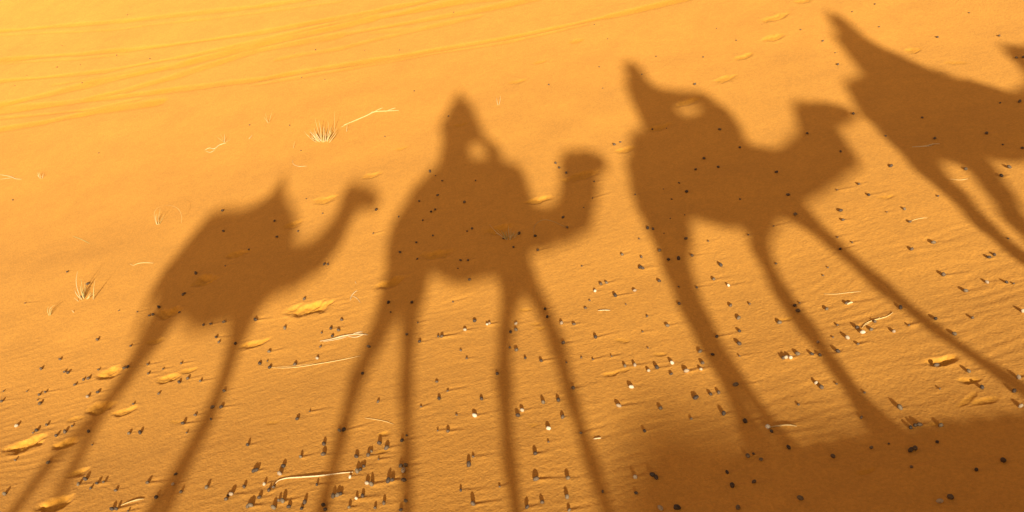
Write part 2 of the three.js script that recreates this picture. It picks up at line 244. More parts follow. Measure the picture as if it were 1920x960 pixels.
// ---------------------------------------------------------------- smooth bodies from joints
// bones: [ax, ay, az, ar, bx, by, bz, br]; naive surface nets over the smooth union
function skin(bones, cell, k, squash = 1, carve) {
  const lo = [1e9, 1e9, 1e9], hi = [-1e9, -1e9, -1e9];
  for (const b of bones) for (const e of [0, 4]) for (let i = 0; i < 3; i++) { lo[i] = Math.min(lo[i], b[e + i] - b[e + 3] - k - 2 * cell); hi[i] = Math.max(hi[i], b[e + i] + b[e + 3] + k + 2 * cell); }
  const n = [0, 1, 2].map(i => Math.ceil((hi[i] - lo[i]) / cell) + 1), F = new Float32Array(n[0] * n[1] * n[2]).fill(1);
  for (const b of bones) {
    const [ax, ay, az, ar, bx, by, bz, br] = b, dx = bx - ax, dy = by - ay, dz = bz - az, dd = dx * dx + dy * dy + dz * dz || 1e-9, R = Math.max(ar, br) + k + 2 * cell;
    const r0 = [Math.min(ax, bx) - R, Math.min(ay, by) - R, Math.min(az, bz) - R], r1 = [Math.max(ax, bx) + R, Math.max(ay, by) + R, Math.max(az, bz) + R];
    const a = r0.map((v, i) => Math.max(0, Math.floor((v - lo[i]) / cell))), e = r1.map((v, i) => Math.min(n[i] - 1, Math.ceil((v - lo[i]) / cell)));
    for (let z = a[2]; z <= e[2]; z++) for (let y = a[1]; y <= e[1]; y++) for (let x = a[0]; x <= e[0]; x++) {
      const px = lo[0] + x * cell - ax, py = lo[1] + y * cell - ay, pz = lo[2] + z * cell - az, t = clamp((px * dx + py * dy + pz * dz) / dd, 0, 1);
      const d = Math.hypot(px - t * dx, py - t * dy, (pz - t * dz) * squash) - (ar + (br - ar) * t), q = (z * n[1] + y) * n[0] + x, o = F[q], h = Math.max(k - Math.abs(o - d), 0) / k;
      F[q] = Math.min(o, d) - h * h * k * 0.25;
    }
  }
  if (carve) for (let z = 0; z < n[2]; z++) for (let y = 0; y < n[1]; y++) for (let x = 0; x < n[0]; x++) { const q = (z * n[1] + y) * n[0] + x; F[q] = Math.max(F[q], carve(lo[0] + x * cell, lo[1] + y * cell, lo[2] + z * cell)); }
  const pos = [], idx = [], id = new Int32Array(F.length).fill(-1), st = [1, n[0], n[0] * n[1]];
  for (let z = 0; z < n[2] - 1; z++) for (let y = 0; y < n[1] - 1; y++) for (let x = 0; x < n[0] - 1; x++) {
    const q = (z * n[1] + y) * n[0] + x; let c = 0, sx = 0, sy = 0, sz = 0, s0 = F[q] < 0, mixed = false;
    for (let i = 1; i < 8; i++) if ((F[q + (i & 1) + (i >> 1 & 1) * st[1] + (i >> 2) * st[2]] < 0) !== s0) { mixed = true; break; }
    if (!mixed) continue;
    for (let i = 0; i < 8; i++) for (let a = 0; a < 3; a++) if (!(i >> a & 1)) {
      const j = i | 1 << a, f0 = F[q + (i & 1) + (i >> 1 & 1) * st[1] + (i >> 2) * st[2]], f1 = F[q + (j & 1) + (j >> 1 & 1) * st[1] + (j >> 2) * st[2]];
      if ((f0 < 0) === (f1 < 0)) continue;
      const t = f0 / (f0 - f1); c++;
      sx += (i & 1) + (a === 0 ? t : 0); sy += (i >> 1 & 1) + (a === 1 ? t : 0); sz += (i >> 2) + (a === 2 ? t : 0);
    }
    id[q] = pos.length / 3; pos.push(lo[0] + (x + sx / c) * cell, lo[1] + (y + sy / c) * cell, lo[2] + (z + sz / c) * cell);
  }
  for (let z = 1; z < n[2] - 1; z++) for (let y = 1; y < n[1] - 1; y++) for (let x = 1; x < n[0] - 1; x++) {
    const q = (z * n[1] + y) * n[0] + x, f = F[q] < 0;
    for (let a = 0; a < 3; a++) if (f !== (F[q + st[a]] < 0)) {
      const u = st[(a + 1) % 3], v = st[(a + 2) % 3], A = id[q], B = id[q - u], C = id[q - u - v], D = id[q - v];
      if (f) idx.push(A, B, C, A, C, D); else idx.push(A, C, B, A, D, C);
    }
  }
  const g = new THREE.BufferGeometry();
  g.setAttribute('position', new THREE.Float32BufferAttribute(pos, 3)); g.setIndex(idx); g.computeVertexNormals();
  return g;
}
const chain = (pts) => pts.slice(1).map((p, i) => [...pts[i], ...p]);

// ---------------------------------------------------------------- the caravan (behind the camera, seen by its shadows)
const KM = -SUNRAY.dot(SIDE), KU = -SUNRAY.dot(DIRV) / KM, KV = -SUNRAY.y / KM;
// a joint read from a shadow: along the walk, height over the path, then set sideways along the ray of sun that drew it
const J = (u, v, w, r) => [u + w * KU, v + TE * u + w * KV, w, r];
const JC = (pts, w) => chain(pts.map(([u, v, r, dw = 0]) => J(u, v, w + dw, r)));
function spot(o, off) { o.position.set(DIRV.x * off, TE * off, DIRV.z * off); o.rotation.y = PSI; return o; }
function groundLocal(off, lx, lz) { const x = DIRV.x * (off + lx) + SIDE.x * lz, z = DIRV.z * (off + lx) + SIDE.z * lz; return land(x, z) - TE * off; }
const coats = [lin(0.34, 0.22, 0.12), lin(0.42, 0.3, 0.18), lin(0.3, 0.18, 0.09), lin(0.4, 0.27, 0.15)].map(c => std(c, 0.95));
const eyeMat = std(lin(0.02, 0.012, 0.008), 0.15), wood = std(lin(0.2, 0.1, 0.045), 0.6), steel = std(lin(0.25, 0.25, 0.26), 0.4, { metalness: 0.9 });
const rugs = [lin(0.4, 0.06, 0.04), lin(0.12, 0.16, 0.32), lin(0.45, 0.12, 0.05), lin(0.3, 0.2, 0.08)].map(c => std(c, 1));
function camel(o) {
  const { off, n } = o, root = spot(thing('camel', o.label, 'camel'), off), B = [];
  B.push(...JC([[-0.66, 1.52, 0.2], [-0.45, 1.56 + (o.lift ?? 0) / 2, 0.33], [-0.05, 1.5 + (o.lift ?? 0) / 2, 0.42 - (o.lift ?? 0) / 2], [0.35, 1.46 + (o.lift ?? 0) / 2, 0.38 - (o.lift ?? 0) / 2], [0.62, 1.46, 0.25]], 0));
  B.push(...JC([[-0.2, 1.72, 0.25], [0.0, 1.86, 0.1], [0.2, 1.7, 0.25]], 0));
  B.push(...JC(o.neck, 0));
  o.legs.forEach((l0, i) => {
    const l = l0.map(([u, v, r], n) => [u, v, n < 2 ? r : r * 0.88]);
    const w = i % 2 ? 0.17 : -0.17, pts = l.map(([u, v, r]) => J(u, v, w, r));
    const last = pts[pts.length - 1], gy = groundLocal(off, last[0], w);
    pts.push([last[0] + 0.01, gy + 0.07, w, 0.046]);
    B.push(...chain(pts));
    B.push([last[0] - 0.02, gy + 0.042, w, 0.048, last[0] + 0.045, gy + 0.03, w - 0.03, 0.036], [last[0] - 0.02, gy + 0.042, w, 0.048, last[0] + 0.045, gy + 0.03, w + 0.03, 0.036]);   // two-toed pad
  });
  B.push(...JC([[-0.82, 1.56, 0.035], [-0.85, 1.38, 0.025], [-0.82, 1.2, 0.02], [-0.78, 1.1, 0.03]], 0));
  mesh('body', skin(B, 0.02, 0.07), coats[n], root);
  const hb = o.neck[o.neck.length - 3];
  for (const s of [-1, 1]) {
    const e = J(hb[0] - 0.02, hb[1] + hb[2] * 0.8, s * 0.075, 0), g = new THREE.SphereGeometry(1, 10, 8); g.scale(0.024, 0.06, 0.03); g.rotateX(s * 0.35); g.translate(e[0], e[1] + 0.03, e[2]); mesh('ear', g, coats[n], root);
    const y = J(hb[0] + 0.12, hb[1] + 0.03, s * 0.085, 0), q = new THREE.SphereGeometry(0.02, 10, 8); q.translate(y[0], y[1], y[2]); mesh('eye', q, eyeMat, root);
  }
  return root;
}
function saddle(o) {
  const root = spot(thing('camel_saddle', o.saddleLabel, 'saddle'), o.off), P = [];
  for (const w of [-0.2, 0, 0.2]) P.push(...JC(o.pads.map(([u, v, r]) => [u, v, r - Math.abs(w) * 0.1, 0]), w));
  for (const s of [-1, 1]) for (const u of [-0.35, -0.05, 0.25]) P.push([u, 1.85 + TE * u, s * 0.22, 0.09, u, 1.45 + TE * u, s * 0.43, 0.03]);
  mesh('blanket', skin(P, 0.022, 0.06), rugs[o.n], root);
  for (const s of [-1, 1]) {
    const c = new THREE.CatmullRomCurve3(o.handle.map(([u, v]) => { const p = J(u, v, s * 0.1, 0); return new THREE.Vector3(p[0], p[1], p[2]); }));
    mesh('handle_post', new THREE.TubeGeometry(c, 16, o.handleR ?? 0.022, 8), steel, root);
  }
  const t = o.handleTop, a = J(t[0], t[1], -0.13, 0), b = J(t[0], t[1], 0.13, 0);
  mesh('handle_bar', new THREE.TubeGeometry(new THREE.LineCurve3(new THREE.Vector3(a[0], a[1], a[2]), new THREE.Vector3(b[0], b[1], b[2])), 4, 0.025, 10), wood, root);
  return root;
}
function hand(p, to, across, fold) {                                // palm and five separate bent fingers; p wrist, to/across unit vectors
  const v = (a) => new THREE.Vector3(...a), P = v(p), T = v(to).normalize(), A = v(across).normalize(), N = T.clone().cross(A).multiplyScalar(fold), b = [];
  const q = (t, a, n) => P.clone().addScaledVector(T, t).addScaledVector(A, a).addScaledVector(N, n), seg = (x, y, r, s) => b.push([x.x, x.y, x.z, r, y.x, y.y, y.z, s]);
  for (const a of [-0.03, -0.01, 0.01, 0.03]) seg(q(0, a * 0.6, 0), q(0.085, a, 0), 0.014, 0.012);
  [[-0.031, 0.9], [-0.0105, 1], [0.0105, 0.95], [0.031, 0.75]].forEach(([a, L]) => { const x = q(0.085, a, 0), y = q(0.085 + 0.038 * L, a * 1.1, 0.016 * L), z = q(0.085 + 0.045 * L, a * 1.1, 0.042 * L), e = q(0.085 + 0.03 * L, a * 1.05, 0.06 * L); seg(x, y, 0.0095, 0.009); seg(y, z, 0.009, 0.0085); seg(z, e, 0.0085, 0.0075); });
  const t0 = q(0.025, -0.03, 0.004), t1 = q(0.055, -0.055, 0.022), t2 = q(0.08, -0.05, 0.045); seg(t0, t1, 0.012, 0.011); seg(t1, t2, 0.0105, 0.0085);
  return skin(b, 0.0035, 0.006);
}
const skinTone = std(lin(0.4, 0.22, 0.14), 0.6);
function rider(o) {
  const r = o.rider, root = spot(thing('person', r.label, 'person'), o.off), body = [], robe = [];
  const hip = J(...r.hip, r.w, 0), neck = J(...r.neck, r.w, 0), head = J(...r.head, r.w, 0), V = (a, k) => [a[0], a[1], a[2], k];
  const mid = [0, 1, 2].map(i => (hip[i] + neck[i]) / 2);
  const fx = r.face[0], fz = r.face[1], sx = -fz, sz = fx;          // the way the face looks, and its right
  const torso = (g) => [[...V(hip, 0.15 + g), ...V(mid, 0.14 + g)], [...V(mid, 0.14 + g), neck[0], neck[1] - 0.1, neck[2], 0.13 + g]];
  body.push(...torso(0), [...V(neck, 0.06), ...V(head, 0.06)]); robe.push(...torso(0.025));
  const hands = [];
  r.arms.forEach(([el, ha, to, ac, fold], i) => {
    const s = i ? 1 : -1, sh = [neck[0] + s * r.shoulder[0], neck[1] - 0.06, neck[2] + s * r.shoulder[1]], e = J(...el, 0), h = J(...ha, 0);
    body.push([...V(sh, 0.055), ...V(e, 0.042)], [...V(e, 0.042), ...V(h, 0.028)]);
    robe.push([neck[0], neck[1] - 0.05, neck[2], 0.085, ...V(sh, 0.08)], [...V(sh, 0.08), ...V(e, 0.062)], [...V(e, 0.062), h[0] + (e[0] - h[0]) * 0.2, h[1] + (e[1] - h[1]) * 0.2, h[2] + (e[2] - h[2]) * 0.2, 0.05]);
    hands.push(hand(h.slice(0, 3), to, ac, fold));
  });
  for (const s of [-1, 1]) {
    const k = J(0.38, 1.9, s * 0.42, 0), f = J(0.32, 1.48, s * 0.47, 0), h0 = [hip[0], hip[1] - 0.02, s * 0.11];
    body.push([...V(h0, 0.085), ...V(k, 0.06)], [...V(k, 0.055), ...V(f, 0.036)], [...V(f, 0.038), f[0] + 0.15, f[1] - 0.05, f[2], 0.03]);
    robe.push([...V(h0, 0.11), ...V(k, 0.085)], [...V(k, 0.085), f[0], f[1] + 0.1, f[2], 0.075]);
  }
  const skull = [[head[0] - fx * 0.015, head[1] + 0.02, head[2] - fz * 0.015, 0.092, head[0] - fx * 0.02, head[1] + 0.03, head[2] - fz * 0.02, 0.092], [head[0] + fx * 0.02, head[1] - 0.03, head[2] + fz * 0.02, 0.07, head[0] + fx * 0.04, head[1] - 0.085, head[2] + fz * 0.04, 0.045], [head[0] - fx * 0.01, head[1] - 0.06, head[2] - fz * 0.01, 0.055, neck[0], neck[1], neck[2], 0.055],
    [head[0] + fx * 0.085, head[1] + 0.008, head[2] + fz * 0.085, 0.012, head[0] + fx * 0.108, head[1] - 0.03, head[2] + fz * 0.108, 0.015], [head[0] + fx * 0.084 + sx * 0.02, head[1] - 0.058, head[2] + fz * 0.084 + sz * 0.02, 0.009, head[0] + fx * 0.084 - sx * 0.02, head[1] - 0.058, head[2] + fz * 0.084 - sz * 0.02, 0.009]];
  for (const s of [-1, 1]) skull.push([head[0] + s * sx * 0.088, head[1] + 0.02, head[2] + s * sz * 0.088, 0.016, head[0] + s * sx * 0.09, head[1] - 0.03, head[2] + s * sz * 0.09, 0.012]);
  mesh('body', mergeGeometries([skin(body, 0.014, 0.04), skin(skull, 0.005, 0.02), ...hands]), skinTone, root);
  mesh('robe', skin([...robe, ...(r.drape ?? []).map(([a, b]) => [...J(...a), ...J(...b)])], 0.018, 0.06), std(r.cloth, 1), root);
  const H0 = [head[0] - fx * 0.015, head[1] + 0.075, head[2] - fz * 0.015], tb = [];
  for (let i = 0; i < 10; i++) { const a = i / 10 * 2 * Math.PI, b = (i + 1) / 10 * 2 * Math.PI, p = (t) => [H0[0] + 0.078 * Math.cos(t), H0[1] + 0.014 * Math.sin(2 * t), H0[2] + 0.078 * Math.sin(t), 0.034]; tb.push([...p(a), ...p(b)]); }
  tb.push([...H0, 0.08, H0[0], H0[1] + r.peak, H0[2], 0.045]);
  mesh('turban', skin(tb, 0.009, 0.02), std(r.scarf, 1), root);
  for (const s of [-1, 1]) { const g = new THREE.SphereGeometry(0.011, 10, 8); g.translate(head[0] + fx * 0.087 + s * sx * 0.032, head[1] + 0.008, head[2] + fz * 0.087 + s * sz * 0.032); mesh('eye', g, eyeMat, root); }
  return root;
}
const CAMELS = [
  { n: 0, off: -3.0, label: 'saddled camel without a rider, last in the line, casting the smallest shadow',
    neck: [[0.6, 1.46, 0.26], [0.9, 1.43, 0.18], [1.15, 1.48, 0.145], [1.3, 1.61, 0.13], [1.4, 1.8, 0.105], [1.45, 1.98, 0.13], [1.61, 1.955, 0.115], [1.74, 1.9, 0.092]],
    legs: [[[0.5, 1.3, 0.17], [0.49, 1.02, 0.1], [0.54, 0.75, 0.065], [0.55, 0.56, 0.07], [0.45, 0.28, 0.046], [0.34, 0.06, 0.045]], [[0.5, 1.3, 0.17], [0.5, 1.02, 0.1], [0.54, 0.75, 0.065], [0.55, 0.56, 0.07], [0.56, 0.3, 0.046], [0.6, 0.04, 0.045]],
      [[-0.5, 1.38, 0.24], [-0.56, 1.08, 0.14], [-0.6, 0.82, 0.085], [-0.72, 0.62, 0.065], [-0.88, 0.46, 0.05], [-0.88, 0.3, 0.046], [-0.93, 0.05, 0.045]], [[-0.5, 1.38, 0.24], [-0.56, 1.08, 0.14], [-0.6, 0.82, 0.08], [-0.66, 0.63, 0.065], [-0.6, 0.45, 0.05], [-0.48, 0.25, 0.046], [-0.34, 0.03, 0.045]]],
    saddleLabel: 'empty padded saddle on the riderless camel', pads: [[-0.6, 1.8, 0.13], [-0.46, 1.97, 0.14], [-0.3, 1.98, 0.13], [0.02, 1.94, 0.14], [0.29, 2.02, 0.15], [0.36, 2.2, 0.06], [0.36, 2.3, 0.03], [0.36, 2.2, 0.06], [0.47, 1.93, 0.16], [0.64, 1.78, 0.15]], handle: [[0.3, 2.05], [0.34, 2.25], [0.35, 2.4]], handleTop: [0.35, 2.42] },
  { n: 1, off: -0.11, label: 'camel ridden by the photographer, casting the second shadow',
    neck: [[0.58, 1.44, 0.26], [0.86, 1.38, 0.17], [1.1, 1.38, 0.145], [1.27, 1.45, 0.165], [1.38, 1.64, 0.175], [1.43, 1.75, 0.165], [1.38, 1.87, 0.135], [1.54, 1.875, 0.13], [1.67, 1.85, 0.105]],
    legs: [[[0.48, 1.3, 0.17], [0.5, 0.98, 0.095], [0.4, 0.72, 0.062], [0.355, 0.52, 0.07], [0.35, 0.25, 0.046], [0.4, -0.02, 0.046]], [[0.5, 1.3, 0.17], [0.64, 1.03, 0.1], [0.78, 0.82, 0.068], [0.85, 0.63, 0.072], [0.88, 0.42, 0.05], [0.93, 0.22, 0.046], [0.98, -0.02, 0.046]],
      [[-0.55, 1.4, 0.26], [-0.7, 1.1, 0.16], [-0.86, 0.82, 0.085], [-0.98, 0.62, 0.07], [-1.01, 0.42, 0.05], [-1.03, 0.2, 0.046], [-1.04, -0.02, 0.046]], [[-0.52, 1.4, 0.24], [-0.54, 1.1, 0.14], [-0.53, 0.82, 0.08], [-0.5, 0.55, 0.062], [-0.43, 0.3, 0.048], [-0.36, 0.06, 0.046], [-0.33, -0.02, 0.046]]],
    saddleLabel: 'padded saddle under the photographer, with a bent metal handle', pads: [[-0.66, 1.66, 0.12], [-0.5, 1.85, 0.14], [-0.3, 1.98, 0.15], [0.05, 1.95, 0.15], [0.22, 1.98, 0.155], [0.42, 1.95, 0.15], [0.62, 1.86, 0.15], [0.7, 1.68, 0.13]], handle: [[0.24, 2.39], [0.33, 2.29], [0.4, 2.16], [0.5, 2.0]], handleR: 0.07, handleTop: [0.27, 2.38],
    rider: { label: 'person in a pale robe riding the second camel, both hands raised to a camera', w: 0.2, hip: [-0.08, 2.12], neck: [-0.07, 2.64], head: [-0.04, 2.83], face: [-0.2, -0.98], shoulder: [0.14, 0.05], peak: 0.12, drape: [[[-0.045, 2.8, 0.24, 0.125], [-0.07, 2.5, 0.1, 0.17]], [[-0.09, 2.74, 0.15, 0.13], [-0.1, 2.55, 0.05, 0.165]], [[-0.1, 2.55, 0, 0.165], [-0.08, 2.16, 0, 0.2]], [[-0.02, 2.68, 0.2, 0.13], [0.14, 2.55, 0.2, 0.09]], [[0.04, 2.52, 0, 0.12], [0.18, 2.38, 0, 0.085]], [[0.32, 2.3, 0, 0.06], [0.42, 2.17, 0, 0.1]]], cloth: lin(0.5, 0.46, 0.38), scarf: lin(0.1, 0.14, 0.35),
      arms: [[[-0.16, 2.46, 0.12], [0.03, 2.71, 0.1], [0.1, 0.5, -0.5], [0.3, 0, -0.3], 1], [[0.21, 2.52, 0.2], [0.15, 2.71, 0.12], [-0.1, 0.5, -0.5], [0.3, 0, -0.3], -1]] } },
  { n: 2, off: 2.7, lift: 0.06, label: 'camel walking ahead of the photographer, casting the third shadow',
    neck: [[0.6, 1.47, 0.26], [0.86, 1.46, 0.19], [1.07, 1.52, 0.19], [1.28, 1.6, 0.2], [1.37, 1.76, 0.16], [1.42, 1.92, 0.14], [1.6, 1.9, 0.13], [1.76, 1.88, 0.09]],
    legs: [[[0.45, 1.32, 0.17], [0.2, 1.14, 0.1], [0.08, 0.95, 0.07], [0.04, 0.7, 0.062], [0.05, 0.55, 0.068], [0.05, 0.36, 0.048], [0.06, 0.16, 0.046]], [[0.5, 1.32, 0.17], [0.6, 1.14, 0.095], [0.7, 0.92, 0.065], [0.8, 0.67, 0.07], [0.89, 0.47, 0.048], [1.02, 0.27, 0.046], [1.09, 0.16, 0.046]],
      [[-0.58, 1.44, 0.26], [-0.66, 1.16, 0.17], [-0.74, 0.92, 0.1], [-0.77, 0.7, 0.07], [-0.76, 0.5, 0.05], [-0.74, 0.3, 0.046], [-0.75, 0.16, 0.046]], [[-0.58, 1.44, 0.24], [-0.66, 1.14, 0.15], [-0.7, 0.86, 0.09], [-0.69, 0.62, 0.066], [-0.66, 0.4, 0.048], [-0.59, 0.22, 0.046], [-0.54, 0.14, 0.046]]],
    saddleLabel: 'padded saddle with a tall front handle under the second rider', pads: [[-0.72, 1.72, 0.12], [-0.54, 1.96, 0.13], [-0.3, 2.0, 0.13], [0.1, 1.99, 0.16], [0.4, 2.02, 0.18], [0.43, 2.12, 0.14], [0.44, 1.9, 0.15]], handle: [[0.36, 2.1], [0.4, 2.2], [0.42, 2.27]], handleTop: [0.42, 2.28],
    rider: { label: 'person in a blue robe riding the third camel, arms stretched to the saddle handle', w: 0, hip: [-0.28, 2.12], neck: [-0.32, 2.66], head: [-0.31, 2.82], face: [0.98, -0.2], shoulder: [0.03, 0.17], peak: 0.07, drape: [[[-0.32, 2.8, 0, 0.115], [-0.32, 2.5, 0, 0.16]], [[-0.3, 2.52, 0, 0.16], [-0.26, 2.15, 0, 0.2]], [[-0.2, 2.42, 0, 0.13], [0.35, 2.34, 0, 0.08]], [[-0.2, 2.3, 0, 0.16], [-0.08, 2.1, 0, 0.14]]], cloth: lin(0.08, 0.14, 0.34), scarf: lin(0.5, 0.47, 0.4),
      arms: [[[0.06, 2.42, -0.2], [0.34, 2.32, -0.1], [1, -0.1, 0.2], [0, 0, 1], -1], [[0.06, 2.42, 0.2], [0.34, 2.32, 0.1], [1, -0.1, -0.2], [0, 0, -1], 1]] } },
  { n: 3, off: 5.5, lift: 0.17, label: 'camel at the front of the line, casting the shadow cut by the frame',
    neck: [[0.55, 1.5, 0.28], [0.8, 1.57, 0.21], [1.0, 1.67, 0.17], [1.12, 1.82, 0.15], [1.17, 1.98, 0.13], [1.2, 2.1, 0.125], [1.42, 2.09, 0.1], [1.56, 2.04, 0.07]],
    legs: [[[0.5, 1.34, 0.17], [0.5, 1.08, 0.1], [0.52, 0.8, 0.065], [0.5, 0.6, 0.07], [0.5, 0.36, 0.046], [0.52, 0.2, 0.045]], [[0.5, 1.34, 0.17], [0.6, 1.08, 0.1], [0.7, 0.85, 0.065], [0.78, 0.62, 0.07], [0.86, 0.4, 0.046], [0.94, 0.2, 0.045]],
      [[-0.7, 1.54, 0.21], [-0.82, 1.3, 0.095], [-0.81, 1.12, 0.085], [-0.85, 0.9, 0.07], [-0.84, 0.7, 0.06], [-0.82, 0.42, 0.048], [-0.8, 0.2, 0.046]], [[-0.36, 1.5, 0.2], [-0.38, 1.27, 0.1], [-0.47, 1.07, 0.09], [-0.59, 0.88, 0.072], [-0.63, 0.7, 0.06], [-0.6, 0.4, 0.048], [-0.56, 0.2, 0.046]]],
    saddleLabel: 'padded saddle under the rider leading the line', pads: [[-0.78, 1.8, 0.13], [-0.66, 2.06, 0.14], [-0.45, 2.1, 0.15], [0.0, 1.98, 0.18], [0.22, 1.88, 0.17], [0.42, 1.74, 0.18], [0.55, 1.62, 0.18]], handle: [[0.2, 1.95], [0.22, 2.02], [0.22, 2.08]], handleTop: [0.22, 2.09],
    rider: { label: 'person in a wide dark robe riding the front camel, leaning back', w: 0, hip: [-0.25, 2.14], neck: [-0.27, 2.7], head: [-0.22, 2.88], face: [0.98, -0.2], shoulder: [0.03, 0.17], peak: 0.13, cloth: lin(0.06, 0.05, 0.05), scarf: lin(0.4, 0.12, 0.06),
      drape: [[[-0.23, 2.88, 0, 0.11], [-0.27, 2.6, 0, 0.16]], [[-0.25, 2.6, 0, 0.15], [0.02, 2.12, 0, 0.17]], [[-0.3, 2.5, 0, 0.16], [-0.34, 2.2, 0, 0.17]]],
      arms: [[[-0.02, 2.38, -0.2], [0.16, 2.12, -0.1], [1, -0.3, 0.2], [0, 0, 1], -1], [[-0.02, 2.38, 0.2], [0.16, 2.12, 0.1], [1, -0.3, -0.2], [0, 0, -1], 1]] } },
];
for (const o of CAMELS) { camel(o); saddle(o); if (o.rider) rider(o); }
{ // the photographer's camera, held to the eye just behind the point the picture was taken from
  const t = thing('handheld_camera', 'black camera held up by the person on the second camel', 'camera');
  t.position.set(0, EYE, 0); t.rotation.x = -PITCH;
  const black = std(lin(0.02, 0.02, 0.02), 0.5), b = new THREE.BoxGeometry(0.13, 0.085, 0.04), p = new THREE.BoxGeometry(0.045, 0.03, 0.04), gr = new THREE.CylinderGeometry(0.018, 0.018, 0.08, 16);
  b.translate(0, 0, 0.1); p.translate(0, 0.057, 0.1); gr.translate(0.06, 0, 0.09);
  mesh('camera_body', mergeGeometries([b, p, gr]), black, t);
  const l = new THREE.CylinderGeometry(0.033, 0.035, 0.06, 28, 1, true); l.rotateX(Math.PI / 2); l.translate(0, 0, 0.05); mesh('lens', l, std(lin(0.03, 0.03, 0.03), 0.4, { side: THREE.DoubleSide }), t);
}

// ---------------------------------------------------------------- things on the sand
const sandY = (x, z) => sand(x, z, true).y;
const darkDung = [lin(0.05, 0.03, 0.015), lin(0.085, 0.055, 0.028), lin(0.12, 0.085, 0.045), lin(0.038, 0.024, 0.013)].map(c => std(c, 0.75));
const greyDung = [lin(0.34, 0.27, 0.17), lin(0.44, 0.38, 0.27), lin(0.27, 0.2, 0.12)].map(c => std(c, 0.85));
const pelletGeo = [];
for (let v = 0; v < 7; v++) {
  const g = new THREE.SphereGeometry(1, 14, 10), p = g.attributes.position, q = new THREE.Vector3(), s = v * 9.7;
  for (let i = 0; i < p.count; i++) {
    q.fromBufferAttribute(p, i); const k = 1 + 0.09 * noise(q.x * 1.7 + s, q.y * 1.7 + q.z * 1.3) + 0.035 * noise(q.x * 5 + s, q.z * 5 + q.y * 4);
    const fold = v % 3 ? 0 : 0.12 * Math.exp(-(((q.x - 0.1) / 0.12) ** 2));
    p.setXYZ(i, q.x * k * (1.2 + 0.12 * (v % 3)), q.y * (k - fold) * 0.92, q.z * (k - fold) * (0.96 + 0.05 * (v % 2)));
  }
  g.computeVertexNormals(); pelletGeo.push(g);
}
// where a pellet lies, told by the shadows and marks round it
const SHADES = [['the riderless camel\'s body shadow', [300,560,365,440,425,388,535,345,577,450,640,390,700,350,705,385,620,490,540,545,500,600,350,600]], ['the photographer\'s shadow above the saddle', [835,200,870,180,905,240,990,330,800,335]],
  ['the second camel\'s body shadow', [800,330,990,320,1003,385,1000,460,960,540,870,535,790,505,720,600,735,435]], ['the second camel\'s neck and head shadow', [1003,390,1045,300,1130,292,1135,320,1105,430,1000,460]],
  ['the third camel\'s body shadow', [1175,320,1190,120,1230,180,1340,185,1400,260,1500,380,1400,425,1205,410]], ['the third camel\'s neck and head shadow', [1400,262,1480,280,1490,195,1610,215,1600,310,1520,362,1490,370]],
  ['the third camel\'s hind leg shadow', [1205,410,1285,405,1310,540,1440,770,1470,830,1380,810,1240,550]], ['the third camel\'s front leg shadows', [1390,420,1500,385,1920,720,1900,745,1500,420,1660,800,1590,770]],
  ['the big shadow of the front camel', [1560,25,1920,170,1920,480,1870,470,1600,210]], ['the broad shade in the lower right corner', [1240,800,1920,770,1920,960,1240,960]],
  ['the riderless camel\'s leg shadows', [255,640,300,610,160,860,40,960,30,950], ], ['the riderless camel\'s front leg shadow', [425,620,475,620,415,790,330,960,285,960,400,760]],
  ['the second camel\'s hind leg shadows', [720,600,790,560,795,960,760,960,745,600,640,960,605,960]], ['the second camel\'s front leg shadows', [930,550,1010,550,1060,680,1145,940,1100,940,1000,600,985,960,945,960]]];
function inside(poly, x, y) { let c = false; for (let i = 0, n = poly.length / 2, j = n - 1; i < n; j = i++) { const xi = poly[2 * i], yi = poly[2 * i + 1], xj = poly[2 * j], yj = poly[2 * j + 1]; if ((yi > y) !== (yj > y) && x < (xj - xi) * (y - yi) / (yj - yi) + xi) c = !c; } return c; }
const OPEN = [[[0, 0, 700, 300], 'bare sand near the old tracks'], [[0, 300, 330, 640], 'sunlit sand behind the riderless camel\'s shadow'], [[0, 640, 260, 960], 'sand by the lower left footprint trail'], [[260, 600, 700, 820], 'sand between first and second camels\' leg shadows'], [[230, 800, 660, 960], 'littered sand by the long pale straw'],
  [[640, 800, 800, 960], 'sand beside the second camel\'s hind leg shadows'], [[780, 540, 960, 960], 'sand under the second camel\'s belly shadow'], [[960, 440, 1240, 640], 'sand between second and third camels\' body shadows'], [[960, 640, 1420, 800], 'sand ahead of the second camel\'s leg shadows'], [[960, 800, 1260, 960], 'rippled sand left of the lower right shade'],
  [[1280, 400, 1560, 800], 'sand between the third camel\'s leg shadows'], [[1480, 520, 1760, 700], 'sand near the curled straw with white pellets'], [[1500, 600, 1920, 800], 'rippled sand above the lower right shade'], [[1500, 300, 1920, 620], 'sunlit sand under the front camel\'s shadow'], [[1600, 0, 1920, 170], 'sunlit sand above the front camel\'s shadow'], [[880, 0, 1600, 300], 'smooth sand above the riders\' shadows'], [[500, 300, 800, 620], 'sunlit sand between the first two camel shadows'], [[700, 0, 900, 300], 'smooth sand beside the photographer\'s shadow']];
function whereIs(x, y) { for (const [n, p] of SHADES) if (inside(p, x, y)) return 'in ' + n; for (const [b, n] of OPEN) if (x >= b[0] && x < b[2] && y >= b[1] && y < b[3]) return 'on ' + n; return 'on the open sunlit sand'; }
const crumbs = [], M4 = new THREE.Matrix4(), Q = new THREE.Quaternion(), E3 = new THREE.Euler(), S3 = new THREE.Vector3();
PELLETS.forEach((d, i) => { d.r = d.kind === 2 ? rr(0.006, 0.009) : (0.0075 + 0.0085 * Math.sqrt(rnd())) * (d.p.z < -11 ? 0.66 : 1); });
